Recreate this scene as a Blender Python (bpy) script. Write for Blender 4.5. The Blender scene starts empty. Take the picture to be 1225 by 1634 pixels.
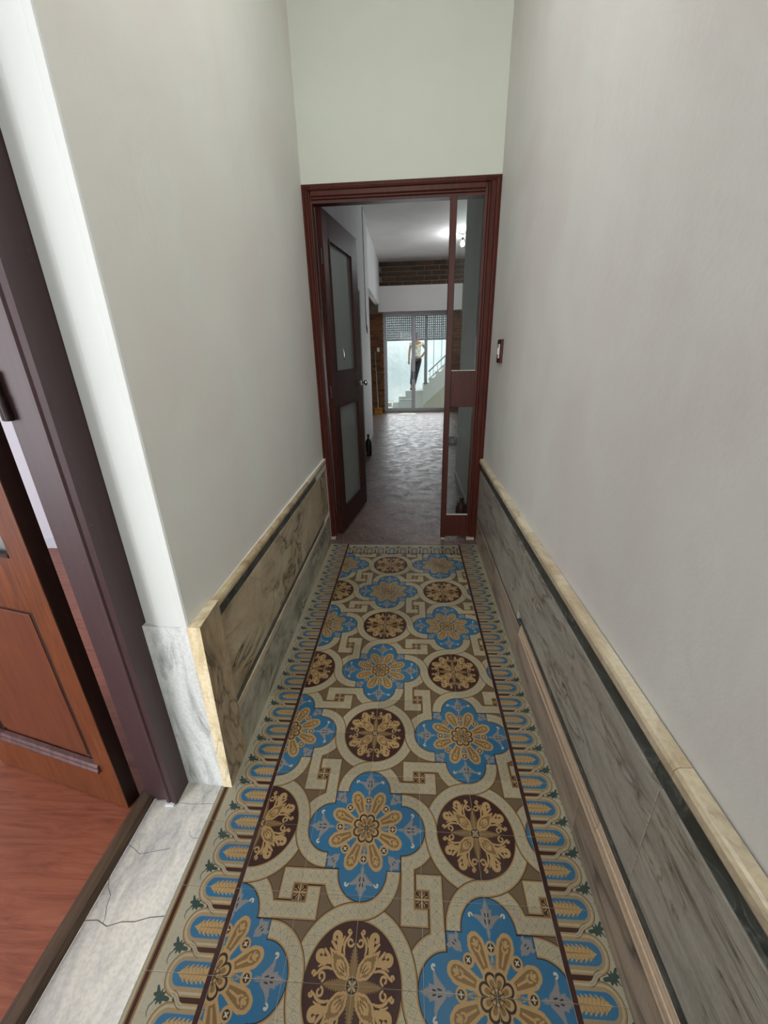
import bpy, bmesh, math, random
import numpy as np
from mathutils import Vector, Matrix
random.seed(7)
scn = bpy.context.scene
COL = scn.collection
PI = math.pi

# ------------------------------------------------------------------ camera
YAW, PITCH, ROLL = -0.0701049, -0.3756435, -0.0261416
CAM = Vector((0.16267, -0.540586, 1.637193)); FPX = 636.19
cy, sy = math.cos(YAW), math.sin(YAW)
f = Vector((sy*math.cos(PITCH), cy*math.cos(PITCH), math.sin(PITCH)))
r = Vector((cy, -sy, 0)); u = r.cross(f)
c_, s_ = math.cos(ROLL), math.sin(ROLL)
r2 = c_*r + s_*u; u2 = -s_*r + c_*u
cd = bpy.data.cameras.new('camera'); cam = bpy.data.objects.new('camera', cd); COL.objects.link(cam)
M = Matrix((r2, u2, -f)).transposed().to_4x4(); M.translation = CAM; cam.matrix_world = M
cd.sensor_fit = 'HORIZONTAL'; cd.sensor_width = 36; cd.lens = FPX*36/1225; cd.clip_start = 0.02; cd.clip_end = 200
scn.camera = cam

# ------------------------------------------------------------------ world, lights, exposure
w = bpy.data.worlds.new('overcast_sky'); scn.world = w; w.use_nodes = True
bg = w.node_tree.nodes['Background']; bg.inputs[0].default_value = (0.90, 0.96, 1.0, 1); bg.inputs[1].default_value = 3.3
def area(name, loc, rot, sx, sy_, power, col=(1, 1, 1)):
    d = bpy.data.lights.new(name, 'AREA'); d.shape = 'RECTANGLE'; d.size = sx; d.size_y = sy_; d.energy = power; d.color = col
    o = bpy.data.objects.new(name, d); COL.objects.link(o); o.location = loc; o.rotation_euler = rot; return o
area('street_door_daylight', (0.1, -5.25, 2.55), (math.radians(90), 0, 0), 1.2, 2.7, 150, (0.97, 1.0, 0.99))
area('side_room_window_daylight', (-2.9, -2.52, 1.6), (math.radians(90), 0, 0), 1.9, 2.4, 78, (0.96, 0.97, 1.0))
area('patio_door_daylight', (0.38, 11.80, 1.05), (math.radians(-90), 0, 0), 1.8, 1.9, 30, (0.93, 0.98, 1.0))
area('corridor_fill_light', (0.1, 0.9, 4.22), (0, 0, 0), .5, .5, 24, (1.0, 1.0, 0.97))  # added fill light that lifts the corridor walls, no actual fixture
scn.view_settings.view_transform = 'Standard'; scn.view_settings.look = 'None'
scn.view_settings.exposure = 0.14; scn.view_settings.gamma = 1.0; scn.view_settings.use_curve_mapping = False

# ------------------------------------------------------------------ material helpers
def lin(c):
    if isinstance(c, str): c = [int(c[i:i+2], 16)/255 for i in (0, 2, 4)]
    return tuple(((x/12.92) if x <= .04045 else ((x+.055)/1.055)**2.4) for x in c)
class MT:
    def __init__(s, name):
        s.m = bpy.data.materials.new(name); s.m.use_nodes = True; s.t = s.m.node_tree
        s.b = s.t.nodes['Principled BSDF']; s.out = s.t.nodes['Material Output']
    def n(s, typ, **k):
        o = s.t.nodes.new(typ)
        for a, b in k.items(): setattr(o, a, b)
        return o
    def l(s, a, b): s.t.links.new(a, b)
    def pos(s, scale=(1, 1, 1), rnd=0.0, obj=False, rot=(0, 0, 0)):
        src = s.n('ShaderNodeTexCoord').outputs['Object'] if obj else s.n('ShaderNodeNewGeometry').outputs['Position']
        mp = s.n('ShaderNodeMapping'); mp.inputs['Scale'].default_value = scale; mp.inputs['Rotation'].default_value = rot
        if rnd:
            oi = s.n('ShaderNodeObjectInfo'); mu = s.n('ShaderNodeVectorMath', operation='SCALE'); mu.inputs[0].default_value = (1.3, 2.1, 0.7)
            ml = s.n('ShaderNodeMath', operation='MULTIPLY'); ml.inputs[1].default_value = rnd
            s.l(oi.outputs['Random'], ml.inputs[0]); s.l(ml.outputs[0], mu.inputs['Scale'])
            ad = s.n('ShaderNodeVectorMath', operation='ADD'); s.l(src, ad.inputs[0]); s.l(mu.outputs[0], ad.inputs[1]); src = ad.outputs[0]
        s.l(src, mp.inputs[0]); return mp.outputs[0]
    def noise(s, v, scale, detail=4, rough=.55, dist=0):
        o = s.n('ShaderNodeTexNoise'); o.inputs['Scale'].default_value = scale; o.inputs['Detail'].default_value = detail
        o.inputs['Roughness'].default_value = rough; o.inputs['Distortion'].default_value = dist; s.l(v, o.inputs['Vector']); return o.outputs['Fac']
    def ramp(s, fac, stops):
        o = s.n('ShaderNodeValToRGB'); e = o.color_ramp.elements
        while len(e) < len(stops): e.new(.5)
        for i, (p, c) in enumerate(stops):
            e[i].position = p
            if isinstance(c, (int, float)): e[i].color = (c, c, c, 1)
            else: e[i].color = (*lin(c), 1)
        s.l(fac, o.inputs[0]); return o.outputs[0]
    def mix(s, fac, a, b, mode='MIX'):
        o = s.n('ShaderNodeMix', data_type='RGBA', blend_type=mode)
        for v, i in ((fac, 0), (a, 6), (b, 7)):
            if hasattr(v, 'links'): s.l(v, o.inputs[i])
            elif i == 0: o.inputs[0].default_value = v
            else: o.inputs[i].default_value = (*lin(v), 1)
        return o.outputs[2]
    def bump(s, h, strength=.3, dist=.01):
        o = s.n('ShaderNodeBump'); o.inputs['Strength'].default_value = strength; o.inputs['Distance'].default_value = dist
        s.l(h, o.inputs['Height']); s.l(o.outputs[0], s.b.inputs['Normal'])
    def color(s, c):
        if hasattr(c, 'links'): s.l(c, s.b.inputs['Base Color'])
        else: s.b.inputs['Base Color'].default_value = (*lin(c), 1)
    def rough(s, v):
        if hasattr(v, 'links'): s.l(v, s.b.inputs['Roughness'])
        else: s.b.inputs['Roughness'].default_value = v
def plaster(name, base, patch, rough=.75, bump=.15):
    m = MT(name); p = m.pos(); a = m.noise(p, 1.3, 3, .5, .4); pz = m.pos((3.0, 3.0, .5)); b = m.noise(pz, 1.6, 3)
    c = m.mix(m.ramp(a, [(.42, 0.), (.62, 1.)]), base, patch); c = m.mix(m.ramp(b, [(.45, 0.), (.75, .35)]), c, patch)
    m.color(c); m.rough(rough); h = m.noise(p, 14, 5, .6); h2 = m.noise(p, 2.2, 2)
    ad = m.n('ShaderNodeMath', operation='ADD'); m.l(h, ad.inputs[0]); mu = m.n('ShaderNodeMath', operation='MULTIPLY'); mu.inputs[1].default_value = 4
    m.l(h2, mu.inputs[0]); m.l(mu.outputs[0], ad.inputs[1]); m.bump(ad.outputs[0], bump, .012); return m.m
def plain(name, c, rough=.5, metal=0, var=None, scale=20, bump=0):
    m = MT(name)
    if var: m.color(m.mix(m.noise(m.pos(obj=True), scale, 4), c, var))
    else: m.color(m.mix(m.noise(m.pos(obj=True), 30, 3), c, [max(0, x*.93) for x in ([int(c[i:i+2], 16)/255 for i in (0, 2, 4)])]))
    m.rough(rough); m.b.inputs['Metallic'].default_value = metal
    if bump: m.bump(m.noise(m.pos(obj=True), scale*2, 4), bump, .003)
    return m.m
def marble(name, stops, vein, scale=3, stretch=(1, 1, 1), rot=(0, 0, 0), veins=.6, vs=6, rough=.28, dist=1.5):
    m = MT(name); p = m.pos(stretch, rnd=3.0, rot=rot); a = m.noise(p, scale, 7, .62, dist)
    c = m.ramp(a, stops)
    n = m.noise(p, vs, 4, .5, 1.2); ab = m.n('ShaderNodeMath', operation='SUBTRACT'); ab.inputs[1].default_value = .5; m.l(n, ab.inputs[0])
    a2 = m.n('ShaderNodeMath', operation='ABSOLUTE'); m.l(ab.outputs[0], a2.inputs[0])
    v = m.ramp(a2.outputs[0], [(0., veins), (.018, veins*.5), (.06, 0.)])
    v2 = m.ramp(m.noise(p, scale*.8, 2), [(.42, 0.), (.6, 1.)]); mm = m.n('ShaderNodeMath', operation='MULTIPLY'); m.l(v, mm.inputs[0]); m.l(v2, mm.inputs[1])
    c = m.mix(mm.outputs[0], c, vein)
    c = m.mix(m.ramp(m.noise(m.pos(), 90, 2), [(.35, .16), (.6, 0.)]), c, '60584a')
    m.color(c); m.rough(m.ramp(m.noise(p, 8, 3), [(.3, rough), (.7, rough+.15)])); m.bump(m.noise(p, 25, 3), .08, .003); return m.m
def wood(name, a, b, rough=.35, scale=(14, 14, 1.2), wear=None, obj=True, bump=.1, dist=2.0, coat=0):
    m = MT(name); p = m.pos(scale, obj=obj, rnd=2.0); n = m.noise(p, 2.2, 6, .6, dist)
    c = m.mix(m.ramp(n, [(.3, 0.), (.68, 1.)]), a, b)
    if wear: c = m.mix(m.ramp(m.noise(m.pos(obj=obj), 45, 5, .7), [(.66, 0.), (.74, 1.)]), c, wear)
    m.color(c); m.rough(rough); m.bump(n, bump, .004); m.b.inputs['Coat Weight'].default_value = coat; m.b.inputs['Coat Roughness'].default_value = .15
    return m.m
def glass(name, tint='f4f8f6', ior=1.3, rough=.02, frost=0.0):
    m = MT(name); t = m.n('ShaderNodeBsdfTransparent'); t.inputs[0].default_value = (*lin(tint), 1)
    g = m.n('ShaderNodeBsdfGlossy'); g.inputs['Roughness'].default_value = rough
    fr = m.n('ShaderNodeFresnel'); fr.inputs[0].default_value = ior
    mx = m.n('ShaderNodeMixShader'); m.l(fr.outputs[0], mx.inputs[0]); m.l(t.outputs[0], mx.inputs[1]); m.l(g.outputs[0], mx.inputs[2]); o = mx.outputs[0]
    if frost:
        d = m.n('ShaderNodeBsdfDiffuse'); d.inputs[0].default_value = (*lin('c4c8c4'), 1); tr = m.n('ShaderNodeBsdfTranslucent'); tr.inputs[0].default_value = (*lin('c4c8c4'), 1)
        m2 = m.n('ShaderNodeMixShader'); m2.inputs[0].default_value = .5; m.l(d.outputs[0], m2.inputs[1]); m.l(tr.outputs[0], m2.inputs[2])
        m3 = m.n('ShaderNodeMixShader'); m3.inputs[0].default_value = frost; m.l(o, m3.inputs[1]); m.l(m2.outputs[0], m3.inputs[2]); o = m3.outputs[0]
    m.l(o, m.out.inputs[0]); return m.m

# ------------------------------------------------------------------ mesh helpers
class MB:
    def __init__(s): s.v = []; s.f = []; s.uv = None
    def add(s, vs, fs):
        k = len(s.v); s.v += [tuple(q) for q in vs]; s.f += [tuple(i+k for i in q) for q in fs]; return s
    def box(s, x0, x1, y0, y1, z0, z1):
        return s.add([(x0, y0, z0), (x1, y0, z0), (x1, y1, z0), (x0, y1, z0), (x0, y0, z1), (x1, y0, z1), (x1, y1, z1), (x0, y1, z1)],
                     [(0, 3, 2, 1), (4, 5, 6, 7), (0, 1, 5, 4), (1, 2, 6, 5), (2, 3, 7, 6), (3, 0, 4, 7)])
    def prism(s, poly, z0, z1, fn=None):                  # polygon (a,b) extruded along third axis; fn maps (a,b,t) -> xyz
        fn = fn or (lambda a, b, t: (a, b, t)); n = len(poly)
        vs = [fn(a, b, z0) for a, b in poly]+[fn(a, b, z1) for a, b in poly]
        return s.add(vs, [tuple(range(n))[::-1], tuple(range(n, 2*n))]+[(i, (i+1) % n, n+(i+1) % n, n+i) for i in range(n)])
    def lathe(s, prof, n=20, c=(0, 0, 0)):
        vs = []
        for rr, z in prof:
            for i in range(n):
                a = 2*PI*i/n; vs.append((c[0]+rr*math.cos(a), c[1]+rr*math.sin(a), c[2]+z))
        fs = [(j*n+i, j*n+(i+1) % n, (j+1)*n+(i+1) % n, (j+1)*n+i) for j in range(len(prof)-1) for i in range(n)]
        fs += [tuple(range(n))[::-1], tuple(range((len(prof)-1)*n, len(prof)*n))]
        return s.add(vs, fs)
    def tube(s, pts, rad, n=8):
        pts = [Vector(q) for q in pts]; vs = []; up = Vector((.13, .21, .97))
        for i, q in enumerate(pts):
            d = (pts[min(i+1, len(pts)-1)]-pts[max(i-1, 0)]).normalized(); a = d.cross(up)
            if a.length < .1: a = d.cross(Vector((1, 0, 0)))
            a.normalize(); b = d.cross(a); rr = rad[i] if isinstance(rad, (list, tuple)) else rad
            for k in range(n): t = 2*PI*k/n; vs.append(q+a*math.cos(t)*rr+b*math.sin(t)*rr)
        fs = [(j*n+i, j*n+(i+1) % n, (j+1)*n+(i+1) % n, (j+1)*n+i) for j in range(len(pts)-1) for i in range(n)]
        fs += [tuple(range(n))[::-1], tuple(range((len(pts)-1)*n, len(pts)*n))]
        return s.add(vs, fs)
def link(name, me, parent=None, loc=None):
    o = bpy.data.objects.new(name, me); COL.objects.link(o)
    if loc: o.location = loc
    if parent: o.parent = parent
    return o
def obj(name, mb, mat, parent=None, bevel=0, smooth=False, loc=None, rot=None, seg=2):
    me = bpy.data.meshes.new(name); me.from_pydata(mb.v, [], mb.f)
    bm = bmesh.new(); bm.from_mesh(me); bmesh.ops.recalc_face_normals(bm, faces=bm.faces)
    if bevel:
        es = [e for e in bm.edges if len(e.link_faces) == 2 and e.calc_face_angle(0) > .6]
        bmesh.ops.bevel(bm, geom=es, offset=bevel, segments=seg, profile=.6, affect='EDGES', clamp_overlap=True)
    if smooth:
        for q in bm.faces: q.smooth = True
        for e in bm.edges:
            if len(e.link_faces) == 2 and e.calc_face_angle(0) > .7: e.smooth = False
    bm.to_mesh(me); bm.free(); me.materials.append(mat)
    o = link(name, me, parent, loc)
    if rot: o.rotation_euler = rot
    return o
def struct(o): o['kind'] = 'structure'; return o
def empty(name, loc=(0, 0, 0), rz=0, parent=None):
    o = bpy.data.objects.new(name, None); COL.objects.link(o); o.location = loc; o.rotation_euler = (0, 0, rz); o.empty_display_size = .1
    if parent: o.parent = parent
    return o
def tag(o, label, cat, group=None):
    o['label'] = label; o['category'] = cat
    if group: o['group'] = group
    return o

# ------------------------------------------------------------------ printed tile pattern, computed (flat print)
PX = .0005
def H(h): return np.array([int(h[i:i+2], 16)/255 for i in (0, 2, 4)], dtype=np.float32)
K = dict(blue='3381b8', maroon='43201f', tan='bf9f70', cream='cfc8b1', grey='a7a499', lat='a3a392', brown='7d6a54', dark='33241f',
         navy='1e2a38', white='e6e0d2', dtan='96794f', green='3a5654', pale='c6c4b4', lil='9fa0a8', gold='d0b07e')
K = {a: H(b) for a, b in K.items()}
class Cv:
    def __init__(s, shape): s.i = np.zeros(shape+(3,), np.float32)
    def p(s, sd, col, mask=None):                         # paint where sd < 0, with a soft edge
        a = np.clip(.5-sd/PX, 0, 1)
        if mask is not None: a = a*mask
        s.i += (K[col]-s.i)*a[..., None]
def ln(*a):                                               # capsule chain: (x,y,r) points
    def g(x, y):
        d = np.full(x.shape, 9., np.float32)
        for (x0, y0, r0), (x1, y1, r1) in zip(a[:-1], a[1:]):
            dx, dy = x1-x0, y1-y0; t = np.clip(((x-x0)*dx+(y-y0)*dy)/(dx*dx+dy*dy+1e-12), 0, 1)
            d = np.minimum(d, np.hypot(x-x0-t*dx, y-y0-t*dy)-(r0+(r1-r0)*t))
        return d
    return g
def curl(cx, cy_, rad, a0, a1, r0, r1, n=9):              # a spiral hook
    pts = []
    for i in range(n):
        t = i/(n-1); an = math.radians(a0+(a1-a0)*t); q = rad*(1-.45*t)
        pts.append((cx+q*math.cos(an), cy_+q*math.sin(an), r0+(r1-r0)*t))
    return ln(*pts)
def rect(x, y, x0, x1, y0, y1):
    dx = np.abs(x-(x0+x1)/2)-(x1-x0)/2; dy = np.abs(y-(y0+y1)/2)-(y1-y0)/2
    return np.maximum(dx, dy)
def main_tile_image():
    N = 1600
    g = (np.arange(N, dtype=np.float32)+.5)*PX-.4
    X, Y = np.meshgrid(g, g)
    s1 = (np.abs(X)+np.abs(Y)) > .4
    X = np.where(s1, X-.4*np.sign(X), X); Y = np.where(s1, Y-.4*np.sign(Y), Y)
    for _ in range(3):                                    # rotate into the upper sector (four-fold about the maroon disc)
        m = ~(Y >= np.abs(X)-1e-9); X, Y = np.where(m, -Y, X), np.where(m, X, Y)
    C = Cv(X.shape); C.i[:] = K['brown']
    n = np.sin(X*1900)*np.sin(Y*2100)
    def lattice(sv, t, sd, mask=None):
        per = .0265; q = np.abs(((sv/per) % 1)*2-1); tt = np.abs(t)/.0165
        l1 = np.abs(q+tt-1)*per/2-.0008; l2 = np.abs(q+tt-.38)*per/2-.0006
        l3 = np.abs((1-q)+tt-.25)*per/2-.0005
        z = np.minimum(np.minimum(l1, l2), l3); z = np.maximum(z, sd+.0085)
        C.p(z, 'lat', mask)
    def band(sd, sv, t, mask=None):
        C.p(sd, 'dark', mask); C.p(sd+.0022, 'tan', mask); C.p(sd+.0065, 'cream', mask); lattice(sv, t, sd, mask)
    R = np.hypot(X, Y); TH = np.arctan2(X, Y); LY = Y-.267; RL = np.hypot(X, LY); TL = np.arctan2(X, -LY)
    W = .0245
    U, V = X+.2, Y-.2
    # hooks at left cross
    sA = np.minimum(rect(U, V, -.07, .118, .021, .07), rect(U, V, -.07, -.021, -.021, .07))
    sh = np.abs(RL-.106)-W; mk = (LY > .0) | (X > 0)
    sA2 = np.minimum(sA, np.where(mk, 9, sh))
    dn = V < .021
    band(sA2, np.where(sA < sh, np.where(dn, V, U), TL*.106), np.where(sA < sh, np.where(dn, U+.0455, V-.0455), RL-.106))
    sB = np.minimum(rect(U, V, -.118, .07, -.07, -.021), rect(U, V, .021, .07, -.07, .021))
    band(sB, np.where(V < -.021, U, V), np.where(V < -.021, V+.0455, U-.0455))
    U2, V2 = X-.2, Y-.2
    sC = np.minimum(rect(U2, V2, -.07, -.021, -.07, .118), rect(U2, V2, -.07, .021, -.07, -.021))
    band(sC, np.where(V2 < -.021, U2, V2), np.where(V2 < -.021, V2+.0455, U2+.0455))
    for uu, vv in ((U, V), (U2, V2)):
        a, b = np.maximum(abs(uu), abs(vv)), np.minimum(abs(uu), abs(vv))
        C.p(a-.0215, 'tan'); C.p(a-.020, 'dark'); C.p(b-.0035, 'tan', a < .02); C.p(np.maximum(a-.009, a+b-.013), 'gold')
        C.p(ln((.008, .0065, .0016), (.017, .0085, .0014))(a, b), 'gold'); C.p(ln((.004, .004, .002), (.0125, .0125, .0018))(a, b), 'dark')
    # ring, then the S bands over it
    ring = np.abs(R-.161)-W
    band(ring, TH*.161, R-.161, X >= 0)
    band(np.where(X < 0, ring, 9), TH*.161, R-.161)
    S = np.where(LY < .006, sh, 9)
    band(S, TL*.106, RL-.106, (X >= 0))
    C.p(np.abs(R-.1365)-.0012, 'dark')
    # maroon disc and arabesque (eight-fold)
    C.p(R-.1355, 'maroon')
    a, b = np.maximum(abs(X), abs(Y)), np.minimum(abs(X), abs(Y)); d1 = (a+b)/math.sqrt(2); d2 = (a-b)/math.sqrt(2)
    jag = .0022*np.sin(a*900)
    C.p(np.maximum(b-.0165*np.clip(1-a/.082, 0, 1)**.5-jag*(a < .074), a-.084), 'dtan', a < .086)
    C.p(ln((.05, 0, .0085), (.066, 0, .003), (.079, 0, .0008))(a, b), 'dtan')
    # diagonal heart petal
    pet = ln((.030, 0, .011), (.046, 0, .0205), (.062, 0, .0215), (.078, 0, .014), (.090, 0, .007), (.104, 0, .002))
    C.p(pet(d1, d2), 'gold'); C.p(pet(d1, d2)+.0062-.0012*np.sin(d2*700)*np.sin(d1*500), 'dtan')
    C.p(ln((.030, .0, .0035), (.048, .0015, .003), (.063, .004, .004), (.070, 0, .001))(d1, d2), 'gold')
    C.p(ln((.045, .007, .0022), (.056, .0085, .003), (.064, .007, .0016))(d1, d2), 'gold')
    C.p(ln((.036, .0, .0007), (.05, .004, .0009), (.057, .0045, .0007))(d1, d2), 'maroon')
    
    # big curls
    C.p(ln((.066, .046, .006), (.080, .0475, .0080), (.094, .047, .0078), (.103, .050, .006))(a, b), 'gold')
    C.p(curl(.0985, .0585, .0120, -130, 150, .0078, .0042, 16)(a, b), 'gold')
    C.p(np.hypot(a-.0955, b-.066)-.0055, 'gold')
    C.p(ln((.074, .056, .0045), (.084, .066, .0038), (.088, .071, .003))(a, b), 'gold')
    # small scrolls beside the axes
    C.p(curl(.089, .015, .0100, 250, -60, .0030, .0026, 16)(a, b), 'gold')
    C.p(ln((.062, .030, .0022), (.070, .0325, .003), (.078, .033, .0034), (.088, .0315, .0036), (.096, .027, .0034), (.102, .021, .003), (.110, .0155, .0026))(a, b), 'gold')
    C.p(curl(.113, .0205, .0055, 250, -20, .0028, .003, 10)(a, b), 'gold')
    C.p(ln((.082, .0385, .002), (.092, .0385, .0028), (.101, .034, .002))(a, b), 'gold')
    C.p(R-.0185, 'gold'); C.p(R-.0165, 'navy'); C.p(ln((.003, 0, .0015), (.010, .001, .0028), (.014, 0, .001))(d1, d2), 'gold')
    C.p(ln((.004, 0, .001), (.011, 0, .0012))(a, b), 'tan')
    # blue quatrefoil
    by = .4-Y; bx = X
    q = np.minimum(np.minimum(np.maximum(abs(bx), abs(by))-.129, RL-.082), np.maximum(abs(bx)-.082, abs(by)-.134))
    q = np.minimum(q, np.hypot(np.abs(bx)-.133, by)-.082)
    C.p(q-.0012, 'navy'); C.p(q+.0012, 'blue')
    a, b = np.maximum(abs(bx), abs(by)), np.minimum(abs(bx), abs(by)); BR = np.hypot(a, b)
    fle = ln((.122, 0, .003), (.132, 0, .006), (.138, 0, .004), (.150, 0, .012), (.164, 0, .0165), (.178, 0, .0150), (.190, 0, .009), (.210, 0, .0012))
    C.p(fle(a, b)-.0016*np.sin(a*1300)-.001*np.sin(b*1500), 'lil')
    C.p(ln((.148, .006, .008), (.162, .018, .0085), (.168, .031, .005), (.170, .043, .0022))(a, b)-.0012*np.sin((a+b)*1400), 'lil')
    C.p(ln((.174, .010, .004), (.185, .017, .001))(a, b), 'lil')
    C.p(curl(.1705, .0505, .0062, -90, 130, .0022, .0032, 8)(a, b), 'white')
    C.p(ln((.151, .0052, .0012), (.160, .0068, .0022))(a, b), 'navy'); C.p(ln((.168, .0040, .0015), (.175, .005, .0018))(a, b), 'navy')
    dd, de = (a+b)/math.sqrt(2), (a-b)/math.sqrt(2)       # square corners
    C.p(ln((.126, 0, .004), (.140, 0, .0125), (.158, 0, .0120), (.172, 0, .002))(dd, de)-.0014*np.sin(a*1500)*np.sin(b*1300), 'lil')
    C.p(ln((.150, .004, .007), (.156, .017, .0055), (.160, .020, .0025))(dd, de), 'lil'); C.p(ln((.146, .004, .0012), (.152, .0045, .0016))(dd, de), 'navy')
    # ring of florets and eight petals
    ang = np.arctan2(b, a); pa = ang-PI/8; px_, py_ = BR*np.cos(pa), BR*np.sin(pa)      # petal axis at 22.5 degrees
    C.p(ln((.050, 0, .015), (.085, 0, .022), (.110, 0, .0255), (.121, 0, .021))(px_, py_), 'gold')
    C.p(ln((.112, .020, .004), (.118, .0245, .0008))(px_, abs(py_)), 'gold')
    C.p(np.hypot(a-.097, b)-.0165, 'gold'); C.p(np.hypot(dd-.097, de)-.0165, 'gold')
    C.p(ln((.050, 0, .010), (.075, 0, .004))(a, b), 'tan')
    C.p(ln((.064, 0, .0095), (.085, 0, .0132), (.108, 0, .0165), (.116, 0, .0148))(px_, py_), 'dtan')
    C.p(ln((.066, 0, .0024), (.090, 0, .003), (.098, 0, .0025))(px_, py_), 'gold')
    C.p(ln((.094, 0, .0024), (.101, .0065, .0026), (.107, .008, .002))(px_, abs(py_)), 'gold')
    C.p(ln((.112, 0, .0050), (.121, 0, .0045))(px_, py_), 'gold'); C.p(ln((.112, .004, .0025), (.118, .0095, .002))(px_, abs(py_)), 'gold')
    C.p(np.maximum(abs(px_-.077), abs(py_)-.0065)-.0008, 'blue', (px_ < 0))
    for (cx_, ccy) in ((a, b), (dd, de)):
        e = np.hypot(cx_-.098, ccy); C.p(e-.0098, 'dark'); C.p(np.minimum(ln((.0925, 0, .0019), (.1035, 0, .0019))(cx_, ccy), ln((.098, 0, .0019), (.098, .0055, .0019))(cx_, abs(ccy))), 'white')
        C.p(ln((.055, 0, .0015), (.064, 0, .003), (.074, 0, .001))(cx_, ccy), 'blue'); C.p(ln((.064, 0, .001), (.064, .008, .001))(cx_, abs(ccy)), 'blue')
    # centre flower
    C.p(np.minimum(BR-.049, ln((.035, 0, .018), (.041, 0, .018))(px_, py_)), 'gold')
    C.p(ln((.028, 0, .013), (.035, 0, .0155), (.044, 0, .006))(px_, py_), 'dark')
    C.p(ln((.024, 0, .0085), (.034, 0, .0105))(px_, py_), 'gold'); C.p(ln((.020, 0, .005), (.029, 0, .0062))(px_, py_), 'dtan')
    C.p(BR-.011, 'dtan'); C.p(np.minimum(BR-.004, ln((.0, 0, .0012), (.020, 0, .0012))(px_, py_)), 'dark'); C.p(ln((.030, 0, .0012), (.036, 0, .0008))(a, b), 'dark')
    C.i *= (1+.035*n)[..., None]
    return C.i
def border_image():
    NS, NT = 440, 200
    s_, t_ = np.meshgrid((np.arange(NS)+.5)*PX, (np.arange(NT)+.5)*PX-.05)   # u: outward from the stripe, v: along it
    s_ = s_.astype(np.float32); t_ = t_.astype(np.float32)
    C = Cv(s_.shape); C.i[:] = K['pale']
    at = np.abs(t_)
    # green leaves between the scallops
    o = .05-at; sgn = np.where(t_ > 0, -1, 1); oo = o*sgn
    C.p(ln((.108, 0, .005), (.120, .001, .009), (.129, 0.003, .0125), (.138, .008, .0085), (.144, .020, .002))(s_, oo)-.0030*np.sin(np.arctan2(oo-.004, s_-.130)*8), 'green')
    C.p(ln((.139, .004, .0012), (.149, .014, .0013), (.150, .026, .001), (.145, .034, .0006))(s_, -oo), 'green')
    # connectors
    C.p(rect(s_, o, .014, .078, -.1, .0068), 'maroon')
    C.p(ln((.070, 0, .006), (.088, 0, .0035))(s_, o), 'maroon')
    st = ln((.0, 0, .0445), (.091, 0, .0445))(s_, t_)
    for off, c in ((-.0012, 'dark'), (.0, 'tan'), (.0042, 'pale'), (.0095, 'tan'), (.0135, 'grey'), (.0180, 'tan'), (.0192, 'blue')): C.p(st+off, c)
    # twist where neighbouring links cross
    for k in (0,):
        tw = ln((.050, -.0115, .0058), (.064, -.0108, .0058), (.072, -.0075, .0058), (.079, .0, .0058), (.085, .0065, .0058), (.096, .0108, .0058), (.108, .011, .0058)); mk = ((s_ > .060) & (s_ < .098)).astype(np.float32)
        q = tw(s_, oo); C.p(q-.0008, 'dark', mk); C.p(q, 'tan', mk); C.p(q+.0016, 'pale', mk); C.p(q+.0046, 'grey', mk)
    # leaf
    C.p(ln((.020, 0, .0150), (.050, 0, .0165), (.072, 0, .0155), (.090, 0, .0095), (.104, 0, .001))(s_, t_)-.0040*np.clip((.106-s_)/.03, 0, 1)*np.sin(s_*480+at*420), 'gold')
    C.p(ln((.018, 0, .0014), (.088, 0, .0004))(s_, t_), 'dtan')
    for k in range(6): C.p(ln((.028+k*.011, .001, .0004), (.034+k*.011, .015, .0009))(s_, at), 'dtan')
    C.p(s_-.0155, 'maroon'); C.p(s_-.0008, 'grey')
    C.p(np.abs(s_-.190)-.0115, 'tan'); C.p(np.abs(s_-.190)-.0105, 'dtan'); C.p(np.abs(s_-.1905)-.0055, 'maroon'); 
    return C.i
def mk_image(name, arr):
    h, w_ = arr.shape[:2]; im = bpy.data.images.new(name, w_, h, alpha=False)
    px = np.ones((h, w_, 4), np.float32); px[..., :3] = np.clip(arr, 0, 1); im.pixels.foreach_set(px.ravel()); im.update(); im.pack(); return im
def tile_mat(name, im):
    m = MT(name); t = m.n('ShaderNodeTexImage'); t.image = im; t.interpolation = 'Linear'
    uv = m.n('ShaderNodeUVMap'); m.l(uv.outputs[0], t.inputs[0])
    p = m.pos(); c = m.mix(m.ramp(m.noise(p, 5, 5, .6), [(.4, 0.), (.75, .20)]), t.outputs[0], '8d8272')
    c = m.mix(m.ramp(m.noise(p, 160, 3, .7), [(.3, .22), (.5, 0.)]), c, '5c5346')
    oi = m.n('ShaderNodeObjectInfo'); rr = m.ramp(oi.outputs['Random'], [(0., 'b1aca3'), (1., 'c2bdb2')])
    c = m.mix(1.0, c, rr, 'MULTIPLY')
    m.color(c); m.rough(m.ramp(m.noise(p, 9, 4), [(.3, .38), (.7, .6)])); m.bump(m.noise(p, 60, 4), .06, .002); m.b.inputs['Specular IOR Level'].default_value = .22; return m.m
IM1 = mk_image('tile_print', main_tile_image()); IM2 = mk_image('border_print', border_image())
m_tile = tile_mat('hydraulic_tile', IM1); m_border = tile_mat('hydraulic_border_tile', IM2)

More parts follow.
